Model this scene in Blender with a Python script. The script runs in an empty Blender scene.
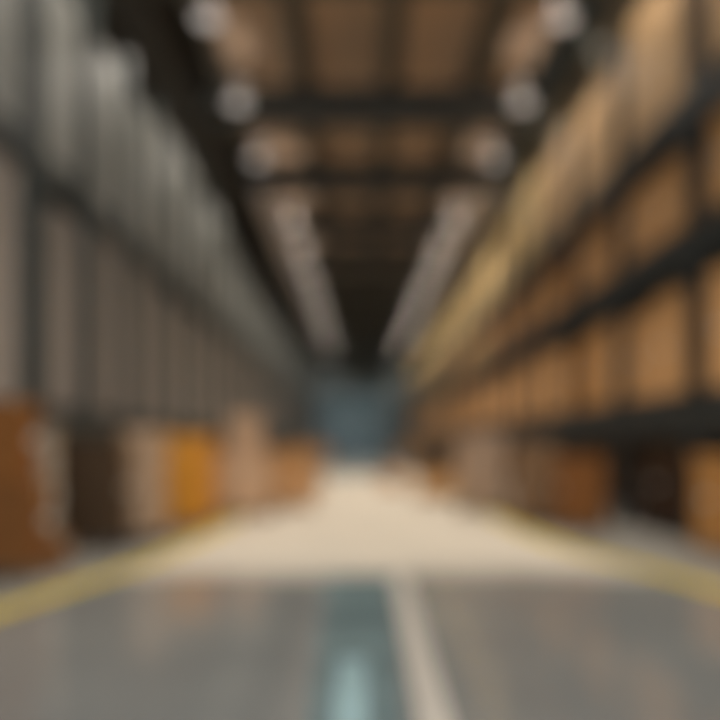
import bpy, bmesh, math, random
random.seed(11)
C = bpy.context.scene.collection
sc = bpy.context.scene

# ------------------------------------------------------------------ materials
def mat(name, rgb, rough=0.7, metal=0.0, noise=0.0, nscale=3.0, spec=0.5, emit=None, estr=0.0, bump=0.0, rand=0.0, rgb2=None):
    m = bpy.data.materials.new(name); m.use_nodes = True
    nt = m.node_tree; b = nt.nodes['Principled BSDF']
    b.inputs['Roughness'].default_value = rough
    b.inputs['Metallic'].default_value = metal
    b.inputs['Specular IOR Level'].default_value = spec
    b.inputs['Base Color'].default_value = (*rgb, 1)
    if emit:
        b.inputs['Emission Color'].default_value = (*emit, 1)
        b.inputs['Emission Strength'].default_value = estr
    last = None
    if noise or rgb2:
        tc = nt.nodes.new('ShaderNodeTexCoord')
        n = nt.nodes.new('ShaderNodeTexNoise'); n.inputs['Scale'].default_value = nscale; n.inputs['Detail'].default_value = 5
        nt.links.new(tc.outputs['Object'], n.inputs['Vector'])
        r = nt.nodes.new('ShaderNodeValToRGB')
        c2 = rgb2 or tuple(c * (1 - noise) for c in rgb)
        c1 = rgb if rgb2 else tuple(min(1, c * (1 + noise)) for c in rgb)
        r.color_ramp.elements[0].position = .35; r.color_ramp.elements[1].position = .65
        r.color_ramp.elements[0].color = (*c2, 1); r.color_ramp.elements[1].color = (*c1, 1)
        nt.links.new(n.outputs['Fac'], r.inputs['Fac']); last = r.outputs['Color']
        if bump:
            bp = nt.nodes.new('ShaderNodeBump'); bp.inputs['Strength'].default_value = bump
            nt.links.new(n.outputs['Fac'], bp.inputs['Height']); nt.links.new(bp.outputs['Normal'], b.inputs['Normal'])
    if rand:
        oi = nt.nodes.new('ShaderNodeObjectInfo')
        mr = nt.nodes.new('ShaderNodeMapRange'); mr.inputs['To Min'].default_value = 1 - rand; mr.inputs['To Max'].default_value = 1 + rand
        nt.links.new(oi.outputs['Random'], mr.inputs['Value'])
        h = nt.nodes.new('ShaderNodeHueSaturation')
        nt.links.new(mr.outputs['Result'], h.inputs['Value'])
        if last: nt.links.new(last, h.inputs['Color'])
        else: h.inputs['Color'].default_value = (*rgb, 1)
        last = h.outputs['Color']
    if last: nt.links.new(last, b.inputs['Base Color'])
    return m

def wood_planks(name, c1, c2, scale, axis):
    m = bpy.data.materials.new(name); m.use_nodes = True
    nt = m.node_tree; b = nt.nodes['Principled BSDF']; b.inputs['Roughness'].default_value = .8
    b.inputs['Specular IOR Level'].default_value = .2
    tc = nt.nodes.new('ShaderNodeTexCoord'); mp = nt.nodes.new('ShaderNodeMapping')
    mp.inputs['Scale'].default_value = axis
    n = nt.nodes.new('ShaderNodeTexNoise'); n.inputs['Scale'].default_value = scale; n.inputs['Detail'].default_value = 6
    r = nt.nodes.new('ShaderNodeValToRGB'); r.color_ramp.elements[0].color = (*c1, 1); r.color_ramp.elements[1].color = (*c2, 1)
    r.color_ramp.elements[0].position = .3; r.color_ramp.elements[1].position = .7
    nt.links.new(tc.outputs['Object'], mp.inputs['Vector']); nt.links.new(mp.outputs['Vector'], n.inputs['Vector'])
    nt.links.new(n.outputs['Fac'], r.inputs['Fac']); nt.links.new(r.outputs['Color'], b.inputs['Base Color'])
    return m

M = {}
def floor_mat():
    m = bpy.data.materials.new('polished_grey_and_beige_concrete'); m.use_nodes = True
    nt = m.node_tree; b = nt.nodes['Principled BSDF']; L = nt.links.new
    tc = nt.nodes.new('ShaderNodeTexCoord'); sp = nt.nodes.new('ShaderNodeSeparateXYZ'); L(tc.outputs['Object'], sp.inputs[0])
    n = nt.nodes.new('ShaderNodeTexNoise'); n.inputs['Scale'].default_value = .45; n.inputs['Detail'].default_value = 6; L(tc.outputs['Object'], n.inputs['Vector'])
    ad = nt.nodes.new('ShaderNodeMath'); ad.operation = 'ADD'; L(sp.outputs['Y'], ad.inputs[0]); L(n.outputs['Fac'], ad.inputs[1])
    mr = nt.nodes.new('ShaderNodeMapRange'); mr.interpolation_type = 'SMOOTHSTEP'
    mr.inputs['From Min'].default_value = BOUND-.75+.5; mr.inputs['From Max'].default_value = BOUND+1.3+.5; L(ad.outputs[0], mr.inputs['Value'])
    def ramp(c1, c2):
        r = nt.nodes.new('ShaderNodeValToRGB'); r.color_ramp.elements[0].position = .35; r.color_ramp.elements[1].position = .65
        r.color_ramp.elements[0].color = (*c1, 1); r.color_ramp.elements[1].color = (*c2, 1); L(n.outputs['Fac'], r.inputs['Fac']); return r
    g = ramp(GREY1, GREY2); be = ramp(BEIGE1, BEIGE2)
    mx = nt.nodes.new('ShaderNodeMix'); mx.data_type = 'RGBA'; L(mr.outputs[0], mx.inputs['Factor']); L(g.outputs[0], mx.inputs['A']); L(be.outputs[0], mx.inputs['B'])
    L(mx.outputs['Result'], b.inputs['Base Color'])
    for nm, a0, a1 in (('Roughness', .10, .6), ('Specular IOR Level', 1.0, .2)):
        q = nt.nodes.new('ShaderNodeMapRange'); q.inputs['To Min'].default_value = a0; q.inputs['To Max'].default_value = a1
        L(mr.outputs[0], q.inputs['Value']); L(q.outputs[0], b.inputs[nm])
    return m
BOUND = 7.95                # where the polished grey floor turns to beige
GREY1, GREY2 = (.20, .205, .195), (.26, .26, .242)
BEIGE1, BEIGE2 = (.56, .50, .405), (.65, .58, .47)
M['floor'] = floor_mat()
M['dark_floor'] = mat('dark_teal_grey_slab', (.10, .12, .118), .5, noise=.1, nscale=.4)
M['storage_floor'] = mat('dull_grey_storage_floor', (.24, .225, .195), .45, noise=.1, nscale=.6)
M['teal_line'] = mat('worn_teal_floor_paint', (.21, .285, .29), .12, rgb2=(.13, .18, .185), nscale=.9, spec=.9)
M['teal_reflection'] = mat('pale_teal_painted_reflection', (.36, .52, .54), .25, noise=.15, nscale=1.2, spec=.7)  # bright floor reflection put in as a pale teal colour
M['pale_line'] = mat('pale_cream_floor_paint', (.58, .53, .46), .3, noise=.08, spec=.7)
M['yellow_line'] = mat('yellow_floor_paint', (.58, .43, .04), .6, noise=.12, nscale=2, spec=.2)
M['roof'] = wood_planks('brown_roof_boards', (.50, .36, .255), (.74, .54, .385), 1.0, (1.2, .25, 1))
M['roof_steel'] = mat('dark_brown_roof_steel', (.078, .074, .060), .6)
M['girder'] = mat('slate_grey_steel_girder', (.07, .08, .075), .55)
M['girder_left'] = mat('umber_steel_girder', (.04, .035, .028), .55)
M['wall_r'] = mat('dark_brown_wall_cladding', (.10, .065, .035), .8, noise=.1)
M['wall_l'] = mat('dark_grey_wall_cladding', (.075, .075, .068), .8, noise=.1)
M['wall_far'] = mat('blackish_teal_end_wall', (.075, .09, .09), .7)
M['door'] = mat('teal_door_slats', (.034, .066, .068), .8, noise=.1, nscale=.4, spec=.1)
M['door_glass'] = mat('pale_teal_door_panes', (.065, .12, .122), .6, spec=.2)
M['black_steel'] = mat('black_rack_steel', (.018, .022, .022), .45)
M['grey_steel'] = mat('dark_slate_rack_steel', (.035, .043, .041), .5)
M['black_pallet'] = mat('black_plastic_pallet', (.025, .022, .02), .7)
M['wood_pallet'] = wood_planks('brown_pallet_wood', (.16, .10, .055), (.28, .18, .10), 4, (1, 6, 1))
M['tape'] = mat('brown_packing_tape', (.42, .25, .10), .35)
M['sticker'] = mat('white_paper_sticker', (.7, .68, .62), .6)
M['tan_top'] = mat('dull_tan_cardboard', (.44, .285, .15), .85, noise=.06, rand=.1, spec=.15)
M['tan'] = mat('tan_cardboard', (.57, .315, .135), .85, noise=.06, rand=.12, spec=.15)
M['honey'] = mat('honey_cardboard', (.47, .325, .145), .85, noise=.06, rand=.1, spec=.15)
M['amber'] = mat('amber_cardboard', (.42, .20, .06), .85, noise=.06, rand=.1, spec=.15)
M['rust'] = mat('rust_brown_cardboard', (.22, .085, .024), .85, noise=.08, spec=.15)
M['rust_light'] = mat('amber_brown_cardboard', (.25, .093, .023), .85, noise=.08, spec=.15)
M['amber_light'] = mat('ginger_cardboard', (.50, .27, .12), .85, noise=.08, spec=.15)
M['mocha'] = mat('dull_pinkish_cardboard', (.36, .245, .165), .85, noise=.08, spec=.15)
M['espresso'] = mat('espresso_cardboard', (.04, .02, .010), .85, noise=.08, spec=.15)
M['dark'] = mat('dark_brown_cardboard', (.075, .045, .024), .85, noise=.08, spec=.15)
M['umber'] = mat('umber_cardboard', (.20, .115, .06), .85, noise=.08, spec=.15)
M['pink'] = mat('pinkish_beige_cardboard', (.50, .325, .20), .85, noise=.05, rand=.08, spec=.15)
M['pale'] = mat('pale_beige_cardboard', (.52, .42, .32), .85, noise=.05, spec=.15)
M['orange'] = mat('bright_orange_plastic', (.68, .29, .02), .45)
M['orange_dark'] = mat('dark_orange_plastic', (.45, .14, .01), .5)
M['wrap_grey'] = mat('grey_stretch_film', (.215, .22, .202), .5, noise=.06, nscale=1.5, rand=.14)
M['wrap_pink'] = mat('warm_grey_stretch_film', (.27, .235, .205), .5, noise=.06, nscale=1.5, rand=.14)
M['cap'] = mat('clear_grey_cap_sheet', (.26, .26, .245), .4)
M['board'] = mat('grey_card_corner_board', (.34, .32, .28), .8)
M['lamp_shell'] = mat('pale_aluminium_lamp_reflector', (.55, .52, .50), .4, metal=.2)
M['lamp_glass'] = mat('frosted_lamp_glass', (.8, .78, .76), .4, emit=(1, .93, .88), estr=.45)
M['rod'] = mat('dark_lamp_rod', (.08, .08, .08), .5)
M['tray'] = mat('pale_galvanised_cable_tray', (.62, .56, .52), .5)

# ------------------------------------------------------------------ mesh helpers
class MB:
    def __init__(self): self.bm = bmesh.new()
    def box(self, x0, x1, y0, y1, z0, z1, bev=0.0):
        t = bmesh.new()
        v = [t.verts.new(p) for p in ((x0,y0,z0),(x1,y0,z0),(x1,y1,z0),(x0,y1,z0),(x0,y0,z1),(x1,y0,z1),(x1,y1,z1),(x0,y1,z1))]
        for f in ((0,3,2,1),(4,5,6,7),(0,1,5,4),(1,2,6,5),(2,3,7,6),(3,0,4,7)): t.faces.new([v[i] for i in f])
        if bev: bmesh.ops.bevel(t, geom=t.edges[:], offset=bev, segments=2, affect='EDGES', profile=.5)
        me = bpy.data.meshes.new('tmp'); t.to_mesh(me); t.free()
        self.bm.from_mesh(me); bpy.data.meshes.remove(me); return self
    def bar(self, a, b, w):
        from mathutils import Vector
        a = Vector(a); b = Vector(b); d = b - a; L = d.length
        q = d.to_track_quat('Z', 'Y').to_matrix().to_4x4(); q.translation = a
        t = bmesh.new(); h = w / 2
        v = [t.verts.new(q @ Vector(p)) for p in ((-h,-h,0),(h,-h,0),(h,h,0),(-h,h,0),(-h,-h,L),(h,-h,L),(h,h,L),(-h,h,L))]
        for f in ((0,3,2,1),(4,5,6,7),(0,1,5,4),(1,2,6,5),(2,3,7,6),(3,0,4,7)): t.faces.new([v[i] for i in f])
        me = bpy.data.meshes.new('tmp'); t.to_mesh(me); t.free()
        self.bm.from_mesh(me); bpy.data.meshes.remove(me); return self
    def lathe(self, prof, n=24, x=0, y=0):
        rings = []
        for r, z in prof:
            rings.append([self.bm.verts.new((x + r*math.cos(2*math.pi*k/n), y + r*math.sin(2*math.pi*k/n), z)) for k in range(n)])
        for a, b in zip(rings, rings[1:]):
            for k in range(n):
                self.bm.faces.new((a[k], a[(k+1)%n], b[(k+1)%n], b[k]))
        self.bm.faces.new(rings[0][::-1]); self.bm.faces.new(rings[-1]); return self
    def poly(self, pts, z0, z1):
        a = [self.bm.verts.new((x, y, z0)) for x, y in pts]; b = [self.bm.verts.new((x, y, z1)) for x, y in pts]
        n = len(pts); self.bm.faces.new(a[::-1]); self.bm.faces.new(b)
        for k in range(n): self.bm.faces.new((a[k], a[(k+1)%n], b[(k+1)%n], b[k]))
        return self
    def build(self, name, m, parent=None, label=None, loc=None):
        bmesh.ops.recalc_face_normals(self.bm, faces=self.bm.faces[:])
        me = bpy.data.meshes.new(name); self.bm.to_mesh(me); self.bm.free()
        me.materials.append(m)
        o = bpy.data.objects.new(name, me); C.objects.link(o)
        if parent: o.parent = parent
        if label: o['label'] = label
        if loc: o.location = loc
        return o

def tag(o, label, cat, group=None, kind=None):
    o['label'] = label; o['category'] = cat
    if group: o['group'] = group
    if kind: o['kind'] = kind
    return o
def empty(name, loc=(0,0,0)):
    o = bpy.data.objects.new(name, None); C.objects.link(o); o.location = loc; return o
def copy_tree(o, parent=None, flat=False):
    c = o.copy(); C.objects.link(c); c.parent = parent
    for ch in list(o.children): copy_tree(ch, c)
    return c
def struct(o, label=None, cat=None):
    o['kind'] = 'structure'
    if label: o['label'] = label; o['category'] = cat
    return o

ORD = ['first','second','third','fourth','fifth','sixth','seventh','eighth','ninth','tenth','eleventh','twelfth','thirteenth','fourteenth',
       'fifteenth','sixteenth','seventeenth','eighteenth','nineteenth','twentieth','twenty-first','twenty-second','twenty-third','twenty-fourth',
       'twenty-fifth','twenty-sixth','twenty-seventh','twenty-eighth','twenty-ninth','thirtieth']

# ------------------------------------------------------------------ dimensions (metres; aisle runs along +y, camera at the origin of x and y)
XR, XL = 5.0, -4.5          # faces of the two racks
YEND, YWALL, YBACK = 64.5, 67.0, -5.0
WL, WR = -6.4, 7.0
ROOF = 12.5

# ------------------------------------------------------------------ setting
struct(MB().box(WL, WR, YBACK, 34, -.2, 0).build('floor', M['floor']), 'polished grey floor in front turning to pale beige concrete down the aisle', 'floor')
struct(MB().box(WL, WR, 34, YWALL, -.2, 0).build('floor', M['dark_floor']), 'dark teal grey floor slab before the end wall', 'floor')
struct(MB().box(WL, WR, YBACK, YWALL, ROOF, ROOF+.1).build('ceiling', M['roof']), 'brown boarded roof deck over the aisle', 'ceiling')
def cladding(x0, side, m, name, lab):
    b = MB().box(min(x0, x0+side*.2), max(x0, x0+side*.2), YBACK, YWALL, 0, ROOF)
    y = YBACK + .4
    while y < YWALL - .4:                                  # standing ribs of the sheet cladding
        b.box(min(x0, x0-side*.05), max(x0, x0-side*.05), y, y+.12, 0, ROOF-.01); y += .8
    struct(b.build(name, m), lab, 'wall')
cladding(WL, -1, M['wall_l'], 'wall_left', 'dark grey ribbed wall behind the left rack')
cladding(WR, 1, M['wall_r'], 'wall_right', 'dark brown ribbed wall behind the right rack')
wf = struct(MB().box(WL, -3.9, YWALL, YWALL+.2, 0, ROOF).box(2.9, WR, YWALL, YWALL+.2, 0, ROOF).box(-3.9, 2.9, YWALL, YWALL+.2, 7.0, ROOF).build('wall_far', M['wall_far']),
            'blackish end wall above and beside the teal door', 'wall')
dr = struct(empty('door_1', (-.5, YWALL+.05, 0)), 'large teal sectional door in the end wall', 'door')
b = MB()
for k in range(10): b.box(-3.4, 3.4, 0, .08, .7*k+.01, .7*k+.69, .015)
b.build('door_panel', M['door'], dr)
b = MB()
for k in range(2, 7):
    for j in range(4): b.box(-2.1+j*1.1, -1.2+j*1.1, -.02, .01, .7*k+.12, .7*k+.58)
b.build('window_pane', M['door_glass'], dr)
MB().box(-3.5, -3.3, -.1, .1, 0, 7).box(3.3, 3.5, -.1, .1, 0, 7).box(-3.5, 3.5, -.1, .1, 6.85, 7.1).build('door_frame', M['girder'], dr)

# roof steel
for k in range(11):
    y = 14.6 + 5.25*k - (.8 if k == 0 else 0)
    if y > YWALL - .5: break
    bb = MB().box(WL+.05, WR-.05, y-.22, y+.22, 10.55, 10.65).box(WL+.05, WR-.05, y-.06, y+.06, 10.65, 11.52).box(WL+.05, WR-.05, y-.2, y+.2, 11.52, 11.6)
    struct(bb.build('roof_beam', M['roof_steel']), f'dark steel roof beam crossing the aisle, {ORD[k]} from the camera', 'beam')
for k in range(3):
    y = 9.35 - 5.25*k
    struct(MB().box(WL+.05, WR-.05, y-.22, y+.22, 10.55, 10.65).box(WL+.05, WR-.05, y-.06, y+.06, 10.65, 11.52).box(WL+.05, WR-.05, y-.2, y+.2, 11.52, 11.6).build('roof_beam', M['roof_steel']),
           f'dark steel roof beam overhead just outside the picture, {ORD[k]} back', 'beam')
for k, x in enumerate((-3.97, -1.55, .9, 3.4)):
    struct(MB().box(x-.25, x+.25, YBACK, YWALL-.01, 11.61, 12.49).build('roof_purlin', M['roof_steel']),
           f'dark lengthwise roof purlin, {ORD[k]} from the left', 'beam')
struct(MB().box(-5.6, -4.0, YBACK, YWALL-.01, 11.61, 12.3).box(-5.9, -4.2, YBACK, YWALL-.01, 10.2, 10.45).box(-5.1, -4.95, YBACK, YWALL-.01, 10.45, 11.61).build('roof_girder', M['girder_left']), 'dark umber girder running above the left rack', 'beam')
struct(MB().box(5.0, 6.9, YBACK, YWALL-.01, 11.61, 12.3).box(5.1, 6.6, YBACK, YWALL-.01, 10.2, 10.45).box(5.8, 5.95, YBACK, YWALL-.01, 10.45, 11.61).build('roof_girder', M['girder']), 'slate grey girder running above the right rack', 'beam')

# floor markings
def ribbon(pts, w, z=0.004):
    L, R = [], []
    for i, (x, y) in enumerate(pts):
        a = pts[max(0, i-1)]; c = pts[min(len(pts)-1, i+1)]
        dx, dy = c[0]-a[0], c[1]-a[1]; n = math.hypot(dx, dy); nx, ny = -dy/n, dx/n
        L.append((x+nx*w/2, y+ny*w/2)); R.append((x-nx*w/2, y-ny*w/2))
    b = MB()
    for i in range(len(pts)-1):
        b.poly([L[i], R[i], R[i+1], L[i+1]], 0.0005, z)
    bmesh.ops.remove_doubles(b.bm, verts=b.bm.verts[:], dist=1e-5)
    return b
LL = [(-3.5,4.5),(-3.4,5.4),(-3.2,6.4),(-2.95,7.6),(-2.72,8.8),(-2.6,10.2),(-2.5,12),(-2.45,15),(-2.4,22),(-2.4,33.9)]
RL = [(3.95,4.8),(3.88,6),(3.72,7.2),(3.5,8.4),(3.2,9.5),(3.0,10.6),(2.9,12),(2.85,15),(2.8,22),(2.8,33.9)]
def zone(pts, xw):
    b = MB()
    for p, q in zip(pts, pts[1:]): b.poly([p, q, (xw, q[1]), (xw, p[1])], .0003, .002)
    return b
struct(zone([(-3.6,-4.9)]+LL, WL+.01).build('floor_zone', M['storage_floor']), 'dull grey storage strip of floor left of the yellow line', 'floor')
struct(zone([(4.1,-4.9)]+RL, WR-.01).build('floor_zone', M['storage_floor']), 'dull grey storage strip of floor right of the yellow line', 'floor')
struct(ribbon(LL, .26).build('floor_line', M['yellow_line']), 'yellow painted safety line along the left of the aisle', 'floor line')
struct(ribbon(RL, .28).build('floor_line', M['yellow_line']), 'yellow painted safety line along the right of the aisle', 'floor line')
struct(MB().poly([(.24, -1), (.46, -1), (.57, BOUND), (.39, BOUND)], .0005, .004).build('floor_line', M['pale_line']), 'pale cream stripe on the grey foreground floor', 'floor line')
struct(MB().poly([(-.16, -1), (.12, -1), (.36, BOUND), (-.38, BOUND)], .0005, .004).build('floor_line', M['teal_line']), 'dark teal stripe down the middle of the grey foreground floor', 'floor line')
struct(MB().poly([(-.12, 1), (.04, 1), (.06, 4.9), (-.14, 4.9)], .0041, .0055).build('floor_line', M['teal_reflection']), 'pale teal reflection painted as a short bar on the dark teal stripe', 'floor line')

# ------------------------------------------------------------------ lamps
def make_lamp(rod=1.6):
    r = empty('high_bay_lamp')
    MB().lathe([(.26, 0), (.245, .07), (.17, .26), (.11, .33), (.10, .30), (.17, .24), (.27, .07), (.288, 0)][:4], 28).build('reflector', M['lamp_shell'], r)
    MB().lathe([(.22, -.075), (.25, -.05), (.255, -.02), (.24, -.001)], 28).build('diffuser', M['lamp_glass'], r, 'glowing frosted lamp glass')
    MB().lathe([(.10, .331), (.10, .52), (.05, .56)], 20).build('ballast_housing', M['lamp_shell'], r)
    MB().lathe([(.02, .561), (.02, rod)], 10).build('suspension_rod', M['rod'], r)
    return r
lamp0 = make_lamp(); first = True
lamp1 = make_lamp(2.5); first1 = True
LAMPY = []
for k in range(14):
    y = 15.4 + 3.8*k
    q = min((14.6+5.25*j for j in range(11)), key=lambda v: abs(v-y))
    if abs(q-y) < .55: y = q + (.55 if y >= q else -.55)
    LAMPY.append(y)
LZ = 10.9
SPOTW = 600; UPW = 46
for side, lx, word in ((-1, -3.3, 'left'), (1, 4.5, 'right')):
    for k in range(14):
        y = LAMPY[k]
        if y > 24:
            o = lamp1 if first1 else copy_tree(lamp1); first1 = False
        else:
            o = lamp0 if first else copy_tree(lamp0); first = False
        o.location = (lx + (side*-.74 if y > 24 else 0), y, LZ - (.9 if y > 24 else 0))
        tag(o, f'round glowing pendant lamp in the {word} lamp row, {ORD[k]} from the camera', 'lamp', f'pendant lamps of the {word} row')
    for y in [4.78, 7.8, 11.6] + LAMPY:
        l = bpy.data.lights.new('lamp_light', 'SPOT'); l.energy = SPOTW; l.color = (1, .92, .82)
        l.spot_size = math.radians(118); l.spot_blend = .28; l.shadow_soft_size = .2
        lo = bpy.data.objects.new('lamp_light', l); C.objects.link(lo); lo.location = (lx + (side*-.74 if y > 24 else 0), y, LZ-.30 - (.9 if y > 24 else 0))
        u = bpy.data.lights.new('added_ceiling_fill', 'SPOT'); u.energy = UPW * (2.6 if y > 24 else 1); u.color = (1, .90, .80)  # added upward fill to brighten the ceiling, no part of the pendant lamps
        u.spot_size = math.radians(120); u.spot_blend = .6; u.shadow_soft_size = .12
        uo = bpy.data.objects.new('added_ceiling_fill', u); C.objects.link(uo); uo.location = (lx + (side*-.74 if y > 24 else 0) - side*.3, y, LZ+.2 - (.9 if y > 24 else 0)); uo.rotation_euler = (math.pi, side*math.radians(48), 0)
    dw = .28 if side < 0 else .50; d0 = 24.6 if side < 0 else 24.6
    duct = MB().box(lx-dw, lx+dw, d0, YWALL-.1, 10.22, 10.52, .03)
    q = d0+1.5
    while q < YWALL-1: duct.box(lx-dw-.03, lx+dw+.03, q, q+.06, 10.19, 10.545); q += 3.0
    struct(duct.build('air_duct', M['tray']), f'pale galvanised air duct below the roof beams along the {word} lamp row', 'duct')
# the two lamps of each row that hang over the camera, outside the picture, are the same lamps
for lx, word in ((-3.3, 'left'), (4.5, 'right')):
    for k in range(3):
        o = copy_tree(lamp0); o.location = (lx, (4.78, 7.8, 11.6)[k], LZ)
        tag(o, f'pendant lamp of the {word} row hanging above the picture edge, {ORD[k]} of three', 'lamp', f'pendant lamps of the {word} row')

# ------------------------------------------------------------------ racks
def rack(name, label, xf, side, ys, levels, depth, m, mpost, pw, bh):
    """xf face of the rack, side = +1 when it extends to +x; ys = frame positions; levels = heights of beam tops"""
    root = tag(empty(name, (xf, ys[0], 0)), label, 'rack')
    H = 9.15
    fb = lambda a, b_: (min(a*side, b_*side), max(a*side, b_*side))
    # upright frame
    x0, x1 = fb(0, .12); x2, x3 = fb(depth-.12, depth)
    fr = MB().box(x0, x1, -pw/2, pw/2, .015, H).box(x2, x3, -pw/2, pw/2, .015, H)
    z = .3; s = 0
    while z + .9 < H and z < 12:
        a, c = (side*.1, side*(depth-.1)); 
        fr.bar((a if s % 2 == 0 else c, 0, z), (c if s % 2 == 0 else a, 0, z+.9), .05); z += .9; s += 1
    fr = fr.build('upright_frame', m, root)
    ft = MB().box(*fb(-.03, .15), -pw/2-.03, pw/2+.03, 0, .014).box(*fb(depth-.15, depth+.03), -pw/2-.03, pw/2+.03, 0, .014).build('base_plate', m, fr)
    bay = ys[1]-ys[0]
    g = .004
    def shelf(zt):
        e = MB().box(*fb(0.0, .06), pw/2+g, bay-pw/2-g, zt-bh, zt, .01).build('front_beam', m)
        r_ = MB().box(*fb(depth-.06, depth), pw/2+g, bay-pw/2-g, zt-bh, zt, .01).build('rear_beam', m, e)
        d = MB()
        for q in range(8):
            yy = pw/2+.05 + q*(bay-pw-.1)/7.0
            d.box(*fb(.065, depth-.065), max(pw/2+g, yy-.05), min(bay-pw/2-g, yy+.05), zt-.04, zt)
        d.build('support_bar', m, e)
        return e
    for i, y in enumerate(ys):
        o = fr if i == 0 else copy_tree(fr, root)
        o.location = (0, y-ys[0], 0)
    for zt in levels:
        e0 = None
        for i in range(len(ys)-1):
            if e0 is None: e0 = shelf(zt); e0.parent = root; e0.name = 'shelf'; o = e0
            else: o = copy_tree(e0, root)
            o.location = (0, ys[i]-ys[0], 0)
    return root
LV_R = [2.18, 4.75, 6.80]
YS_R = [7.5 + 3.0*i for i in range(20)]
rack('pallet_rack', 'black steel pallet rack full of tan cartons along the right side', XR, 1, YS_R, LV_R, 1.25, M['black_steel'], None, .2, .54)
LV_L = [1.95, 5.62]
YS_L = [7.9 + 1.95*i for i in range(30)]
rack('pallet_rack', 'dark slate pallet rack of tall grey wrapped loads along the left side', XL, -1, YS_L, LV_L, 1.25, M['grey_steel'], None, .50, .28)

# ------------------------------------------------------------------ pallets and loads (unit prototypes, scaled copies)
PH = .14
def make_pallet(m, parts=True, name='pallet', w=1.1, d=1.15):
    """d across the rack (x), w along the aisle (y), origin at centre of the underside"""
    r = empty(name)
    top = MB()
    for q in range(6):
        y = -w/2 + .02 + q*(w-.04-.12)/5; top.box(-d/2, d/2, y, y+.12, PH-.022, PH-.0)
    top.build('deck_boards', m, r)
    for x in (-d/2, -.06, d/2-.12):
        MB().box(x, x+.12, -w/2+.02, w/2-.02, 0, PH-.0225).build('stringer', m, r)
    return r
def make_flat_pallet(m, name='pallet', w=1.1, d=1.15):
    b = MB().box(-d/2, d/2, -w/2, w/2, PH-.025, PH)
    for x in (-d/2, -.06, d/2-.12): b.box(x, x+.12, -w/2+.02, w/2-.02, 0, PH-.025)
    return b.build(name, m)

def carton(m, w, d, h, side=1, name='cardboard_box', detail=True):
    """origin at centre of underside"""
    if not detail:
        return MB().box(-d/2, d/2, -w/2, w/2, 0, h, .02).build(name, m)
    r = empty(name)
    MB().box(-d/2, d/2, -w/2, w/2, 0, h-.13, .012).build('body', m, r)
    MB().box(-d/2-.012, d/2+.012, -w/2-.012, w/2+.012, h-.128, h, .008).build('lid', m, r)
    MB().box(-d/2-.016, d/2+.016, -.03, .03, h-.002+.0, h+.003).box(-d/2-.017, -d/2-.012, -.03, .03, h-.25, h+.003).box(d/2+.012, d/2+.017, -.03, .03, h-.25, h+.003).build('packing_tape', M['tape'], r, 'brown packing tape')
    x = -side*(d/2+.002)
    MB().box(x-.002, x+.002, w*.12, w*.12+.16, h*.45, h*.45+.11).build('shipping_label', M['sticker'], r, 'small white paper label')
    return r

def put(proto, used, loc, scale=(1,1,1), rz=0):
    o = proto if not used[0] else copy_tree(proto); used[0] = True
    o.location = loc; o.scale = scale; o.rotation_euler = (0, 0, rz); return o

# prototypes: near (with parts) and far (single mesh)
class P:
    def __init__(s, f): s.f = f; s.o = None
    def put(s, loc, scale=(1,1,1), rz=0):
        if s.o is None: s.o = s.f(); o = s.o
        else: o = copy_tree(s.o)
        o.location = loc; o.scale = scale; o.rotation_euler = (0, 0, rz); return o
pal_near = P(lambda: make_pallet(M['black_pallet']))
pal_far = P(lambda: make_flat_pallet(M['black_pallet']))
HR = [1.66, 1.30, 2.50]      # load heights per level on the right
protos = {}
def box_proto(m, h, detail):
    k = (m, h, detail)
    if k not in protos: protos[k] = P(lambda: carton(M[m], 1.08, 1.12, h, 1, detail=detail))
    return protos[k]
colw = {'tan':'tan', 'tan_top':'dull tan', 'honey':'honey-coloured', 'amber':'amber'}
levw = ['lowest', 'middle', 'top']
for i in range(19):
    for lv in range(3):
        for j in range(2):
            near = i < 7
            yc = YS_R[i] + (.80 if j == 0 else 2.2) + random.uniform(-.02, .02)
            if j == 0: yc = YS_R[i] + 1.5 - .56
            else: yc = YS_R[i] + 1.5 + .56
            y = yc
            xc = XR + .62 + random.uniform(-.02, .03)
            z = LV_R[lv]
            where = f'{"near" if j==0 else "far"} half of {ORD[i]} bay, {levw[lv]} shelf of right rack'
            p = (pal_near if near else pal_far).put((xc, y, z+.001), (1, .98, 1))
            tag(p, f'black pallet in {where}', 'pallet', 'black pallets in the right rack')
            cm = 'tan' if lv < 2 else random.choice(['tan', 'honey', 'honey' if i > 2 else 'tan'])
            if i >= 4 and lv == 2: cm = 'honey'
            if i > 6 and lv == 1 and random.random() < .5: cm = 'honey'
            if random.random() < .15 and i > 1: cm = 'amber' if lv < 2 else cm
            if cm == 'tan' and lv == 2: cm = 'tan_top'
            sh = random.choice([.92, 1.0, .97, 1.0]) if lv < 2 else random.choice([.86, .95, 1.0, 1.04])
            bx = box_proto(cm, HR[lv], near).put((xc, y, z+PH+.002), (1, random.uniform(.93, .97) , sh))
            tag(bx, f'{colw[cm]} bulk carton, {where}', 'cardboard box', f'bulk cartons on the {levw[lv]} shelf of the right rack')

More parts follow.
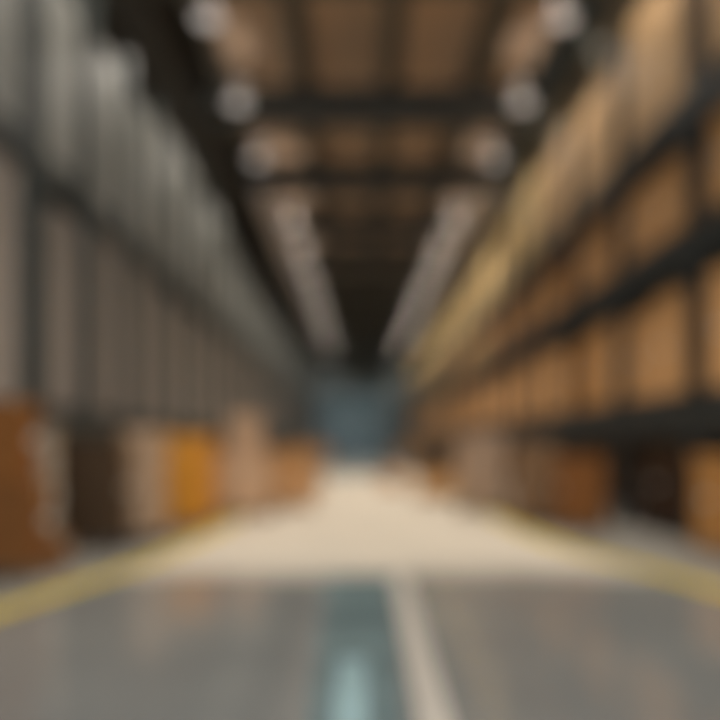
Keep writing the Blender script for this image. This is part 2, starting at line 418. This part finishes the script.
# left: tall wrapped loads
def wrapped(m, h, detail):
    w, d = 1.42, 1.12
    def rr(w, d, r=.09, n=5):
        pts = []
        for cx, cy, a0 in ((d/2-r, w/2-r, 0), (-d/2+r, w/2-r, 90), (-d/2+r, -w/2+r, 180), (d/2-r, -w/2+r, 270)):
            for k in range(n): a = math.radians(a0 + 90*k/(n-1)); pts.append((cx+r*math.cos(a), cy+r*math.sin(a)))
        return pts
    b = MB(); z = 0; tiers = 6
    for t in range(tiers):
        dz = h/tiers; s = 0 if t % 2 else .012
        b.poly(rr(w-s, d-s), z, z+dz-.012).poly(rr(w-.05, d-.05), z+dz-.012, z+dz) if t < tiers-1 else b.poly(rr(w-s, d-s), z, z+dz)
        z += dz
    if not detail: return b.build('wrapped_load', M[m])
    r = empty('wrapped_load')
    b.build('wrapped_goods', M[m], r)
    MB().poly(rr(w+.03, d+.03), h+.001, h+.02).build('cap_sheet', M['cap'], r, 'pale plastic cap sheet')
    for sx in (-1, 1):
        for sy in (-1, 1):
            x = sx*(d/2+.004); y = sy*(w/2-.06)
            MB().box(min(x, x+sx*.006), max(x, x+sx*.006), y-.05, y+.05, .02, h-.02).build('corner_board', M['board'], r)
    return r
HL = [3.16, 3.15]
lwp = {}
palL_near = P(lambda: make_pallet(M['black_pallet'])); palL_far = P(lambda: make_flat_pallet(M['black_pallet']))
for i in range(29):
    for lv in range(2):
        near = i < 9
        y = YS_L[i] + .975; xc = XL - .62; z = LV_L[lv]
        where = f'in {ORD[i]} bay, {"lower" if lv==0 else "upper"} tier of left rack'
        p = (palL_near if near else palL_far).put((xc, y, z+.001), (1, 1.0, 1))
        tag(p, f'black pallet {where}', 'pallet', 'black pallets in the left rack')
        k = (lv, near)
        m = 'wrap_pink' if lv == 0 else 'wrap_grey'
        if k not in lwp: lwp[k] = P(lambda m=m, lv=lv, near=near: wrapped(m, HL[lv], near))
        o = lwp[k].put((xc, y, z+PH+.002), (1, random.uniform(.70, .80), random.choice([1, .97, .94]) if lv == 0 else random.choice([1, 1.03, .95, .9])))
        tag(o, f'{"warm grey" if lv==0 else "pale grey"} wrapped load {where}', 'wrapped load', f'tall wrapped loads on the {"lower" if lv==0 else "upper"} tier of the left rack')

# ------------------------------------------------------------------ goods on the floor
def floor_pallet(x0, x1, y0, y1, label, m='wood_pallet', group='pallets on the floor'):
    w, d = y1-y0, x1-x0
    r = empty('pallet', ((x0+x1)/2, (y0+y1)/2, 0))
    n = max(4, int(w/.2)); top = MB(); bw = (w/n)*.8
    for q in range(n):
        y = -w/2 + q*(w-bw)/(n-1); top.box(-d/2, d/2, y, y+bw, PH-.022, PH)
    top.build('deck_boards', M[m], r)
    for x in (-d/2, -.05, d/2-.1): MB().box(x, x+.1, -w/2, w/2, 0, PH-.0225).build('stringer', M[m], r)
    tag(r, label, 'pallet', group); return PH
def floor_box(x0, x1, y0, y1, z0, z1, m, label, group=None, side=1):
    o = carton(M[m], y1-y0, x1-x0-.03, z1-z0, side)
    o.location = ((x0+x1)/2, (y0+y1)/2, z0+.001)
    tag(o, label, 'cardboard box', group); return o
LG, RG = 'cartons standing on the floor at the left', 'cartons standing on the floor at the right'
# left row, from the camera
floor_pallet(-4.30, -3.58, 7.74, 8.26, 'brown wooden pallet under the rust-coloured cartons at the left edge')
floor_box(-4.28, -3.60, 7.76, 8.24, PH, 1.08, 'rust', 'rust-brown carton at the left edge, lower one of the two stacked', LG, -1)
floor_box(-4.28, -3.74, 7.77, 8.23, 1.09, 2.0, 'rust_light', 'amber-brown carton at the left edge, stacked on top of the rust-brown one', LG, -1)
floor_box(-3.98, -3.55, 8.3, 8.72, 0, .36, 'rust', 'small rust-brown carton on the floor beside the left edge stack', LG, -1)
floor_box(-4.36, -3.97, 9.0, 9.3, 0, 1.72, 'pale', 'narrow pale beige carton between the rust stack and the dark one', LG, -1)
floor_pallet(-4.28, -3.35, 9.95, 10.5, 'black pallet under the dark brown carton on the left', 'black_pallet')
floor_box(-4.25, -3.42, 9.98, 10.48, PH, 1.6, 'dark', 'dark brown carton standing on a black pallet on the left', LG, -1)
floor_pallet(-3.66, -3.02, 10.7, 11.3, 'black pallet under the pinkish beige cartons on the left', 'black_pallet')
floor_box(-3.64, -3.04, 10.72, 11.28, PH, .92, 'pink', 'pinkish beige carton, lower one beside the orange bin', LG, -1)
floor_box(-3.63, -3.05, 10.73, 11.26, .93, 1.74, 'pink', 'pinkish beige carton, upper one beside the orange bin', LG, -1)
# orange crate bin
def crate(x0, x1, y0, y1, z1, label):
    w, d = y1-y0, x1-x0
    r = empty('plastic_bin', ((x0+x1)/2, (y0+y1)/2, 0))
    b = MB().box(-d/2, d/2, -w/2, w/2, .12, .18)
    t = .05
    b.box(-d/2, d/2, -w/2, -w/2+t, .18, z1-.1).box(-d/2, d/2, w/2-t, w/2, .18, z1-.1).box(-d/2, -d/2+t, -w/2+t, w/2-t, .18, z1-.1).box(d/2-t, d/2, -w/2+t, w/2-t, .18, z1-.1)
    b.build('body', M['orange'], r)
    rb = MB()
    for q in range(5):
        x = -d/2+.02 + q*(d-.08)/4; rb.box(x, x+.04, -w/2-.025, -w/2-.001, .2, z1-.12)
    for q in range(6):
        y = -w/2+.02 + q*(w-.08)/5; rb.box(d/2+.001, d/2+.025, y, y+.04, .2, z1-.12)
    rb.build('rib', M['orange'], r)
    MB().box(-d/2-.03, d/2+.03, -w/2-.03, w/2+.03, z1-.1, z1, .015).build('lid', M['orange'], r)
    for sx in (-1, 1):
        for sy in (-1, 1):
            x, y = sx*(d/2-.08), sy*(w/2-.08); MB().box(x-.06, x+.06, y-.06, y+.06, 0, .119).build('foot', M['orange_dark'], r)
    tag(r, label, 'bin'); return r
crate(-3.46, -2.80, 12.6, 13.7, 1.68, 'tall bright orange plastic bin among the cartons on the left')
floor_pallet(-2.98, -1.82, 14.4, 15.4, 'wooden pallet under the tall tan stack on the left')
floor_box(-2.95, -1.86, 14.43, 15.37, PH, 1.38, 'pink', 'wide pinkish tan carton at the foot of the tall stack on the left', LG, -1)
floor_box(-2.66, -2.06, 14.5, 15.2, 1.39, 2.12, 'pink', 'smaller pinkish carton on top of the wide one on the left', LG, -1)
floor_pallet(-2.15, -1.1, 16.2, 17.2, 'wooden pallet under the low tan carton jutting into the aisle on the left')
floor_box(-2.13, -1.13, 16.23, 17.17, PH, 1.08, 'amber_light', 'low tan carton jutting into the aisle on the left', LG, -1)
floor_box(-1.75, -1.1, 21.0, 21.8, 0, .68, 'amber_light', 'small carton far along the left, just beyond the jutting low one', LG, -1)
n = 0
for y in (23.5, 27.0, 31.0, 35.5, 40.5, 46.0, 52.0, 58.0):
    h = random.choice([1.1, 1.35, 1.5])
    floor_pallet(-3.5, -2.4+(.5 if n < 2 else 0), y, y+1.2, f'wooden pallet in the far left floor row, {ORD[n]} beyond the low tan carton')
    cm = ['amber', 'tan', 'pink'][n % 3]
    floor_box(-3.48, -2.43+(.5 if n < 2 else 0), y+.03, y+1.17, PH, h, cm, f'{ {"amber":"amber","tan":"tan","pink":"pinkish"}[cm]} carton in the far left floor row, {ORD[n]} beyond the low tan carton', LG, -1)
    n += 1
# right row, from the camera
floor_pallet(4.82, 6.2, 8.9, 10.2, 'brown pallet under the orange-brown carton at the right edge')
floor_box(4.85, 6.17, 8.93, 10.17, PH, 1.36, 'amber', 'orange-brown carton on the floor at the right edge', RG)
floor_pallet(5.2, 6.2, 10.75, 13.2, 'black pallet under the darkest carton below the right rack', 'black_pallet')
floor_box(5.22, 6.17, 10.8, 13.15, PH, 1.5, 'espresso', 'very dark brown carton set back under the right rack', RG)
floor_pallet(3.52, 4.3, 12.0, 12.7, 'brown pallet under the rust-coloured carton on the right')
floor_box(3.54, 4.28, 12.03, 12.67, PH, 1.3, 'rust', 'rust-coloured carton in front of the right rack', RG)
floor_pallet(3.0, 3.75, 13.1, 13.9, 'brown pallet under the umber carton on the right')
floor_box(3.02, 3.73, 13.13, 13.87, PH, 1.55, 'umber', 'umber brown carton in front of the right rack beyond the rust one', RG)
floor_pallet(2.3, 3.3, 15.3, 16.3, 'brown pallet under the nearest pinkish carton on the right')
floor_box(2.33, 3.27, 15.33, 16.27, PH, 1.75, 'mocha', 'pinkish beige carton on the right beyond the umber one', RG)
floor_pallet(1.65, 2.65, 19.0, 20.0, 'brown pallet under the pair of stacked cartons far along the right')
floor_box(1.68, 2.62, 19.03, 19.97, PH, .70, 'tan', 'low tan carton under the dark one far along the right', RG)
floor_box(1.72, 2.58, 19.06, 19.94, .71, 1.4, 'dark', 'dark brown carton stacked on the low tan one far along the right', RG)
floor_box(.78, 1.55, 24.0, 24.8, 0, .6, 'amber_light', 'small ginger carton standing alone in the aisle far ahead', RG)
n = 0
for y in (23.0, 26.5, 30.0, 34.0, 38.0, 42.5, 47.0, 52.0, 58.0):
    cm = ['pink', 'umber', 'tan', 'dark'][n % 4]
    x0 = 3.1
    floor_pallet(x0, 4.4, y, y+1.3, f'brown pallet in the far right floor row, {ORD[n]} beyond the nearest pinkish carton')
    floor_box(x0+.02, 4.38, y+.03, y+1.27, PH, 1.25+.3*random.random(), cm, f'{ {"pink":"pinkish","umber":"umber","tan":"tan","dark":"dark brown"}[cm]} carton in the far right floor row, {ORD[n]} beyond the nearest pinkish carton', RG)
    n += 1

# ------------------------------------------------------------------ added world fill light; the end behind the camera is left open for it
w = bpy.data.worlds.new('World'); sc.world = w; w.use_nodes = True
bg = w.node_tree.nodes['Background']; bg.inputs[0].default_value = (.80, .90, 1.0, 1); bg.inputs[1].default_value = 2.3

# ------------------------------------------------------------------ camera
cam = bpy.data.cameras.new('camera'); co = bpy.data.objects.new('camera', cam); C.objects.link(co)
co.location = (0, 0, 1.5); co.rotation_euler = (math.radians(90), 0, 0)
cam.sensor_width = 36; cam.sensor_fit = 'HORIZONTAL'; cam.lens = 35
cam.shift_y = 85/720; cam.shift_x = 2/720
cam.clip_start = .05; cam.clip_end = 300
cam.dof.use_dof = True; cam.dof.focus_distance = 1.0; cam.dof.aperture_fstop = .58
sc.camera = co
sc.view_settings.view_transform = 'Standard'; sc.view_settings.look = 'None'; sc.view_settings.gamma = 1
sc.view_settings.use_curve_mapping = False
sc.view_settings.exposure = 0.0
sc.cycles.use_denoising = True
sc.cycles.max_bounces = 8; sc.cycles.diffuse_bounces = 5
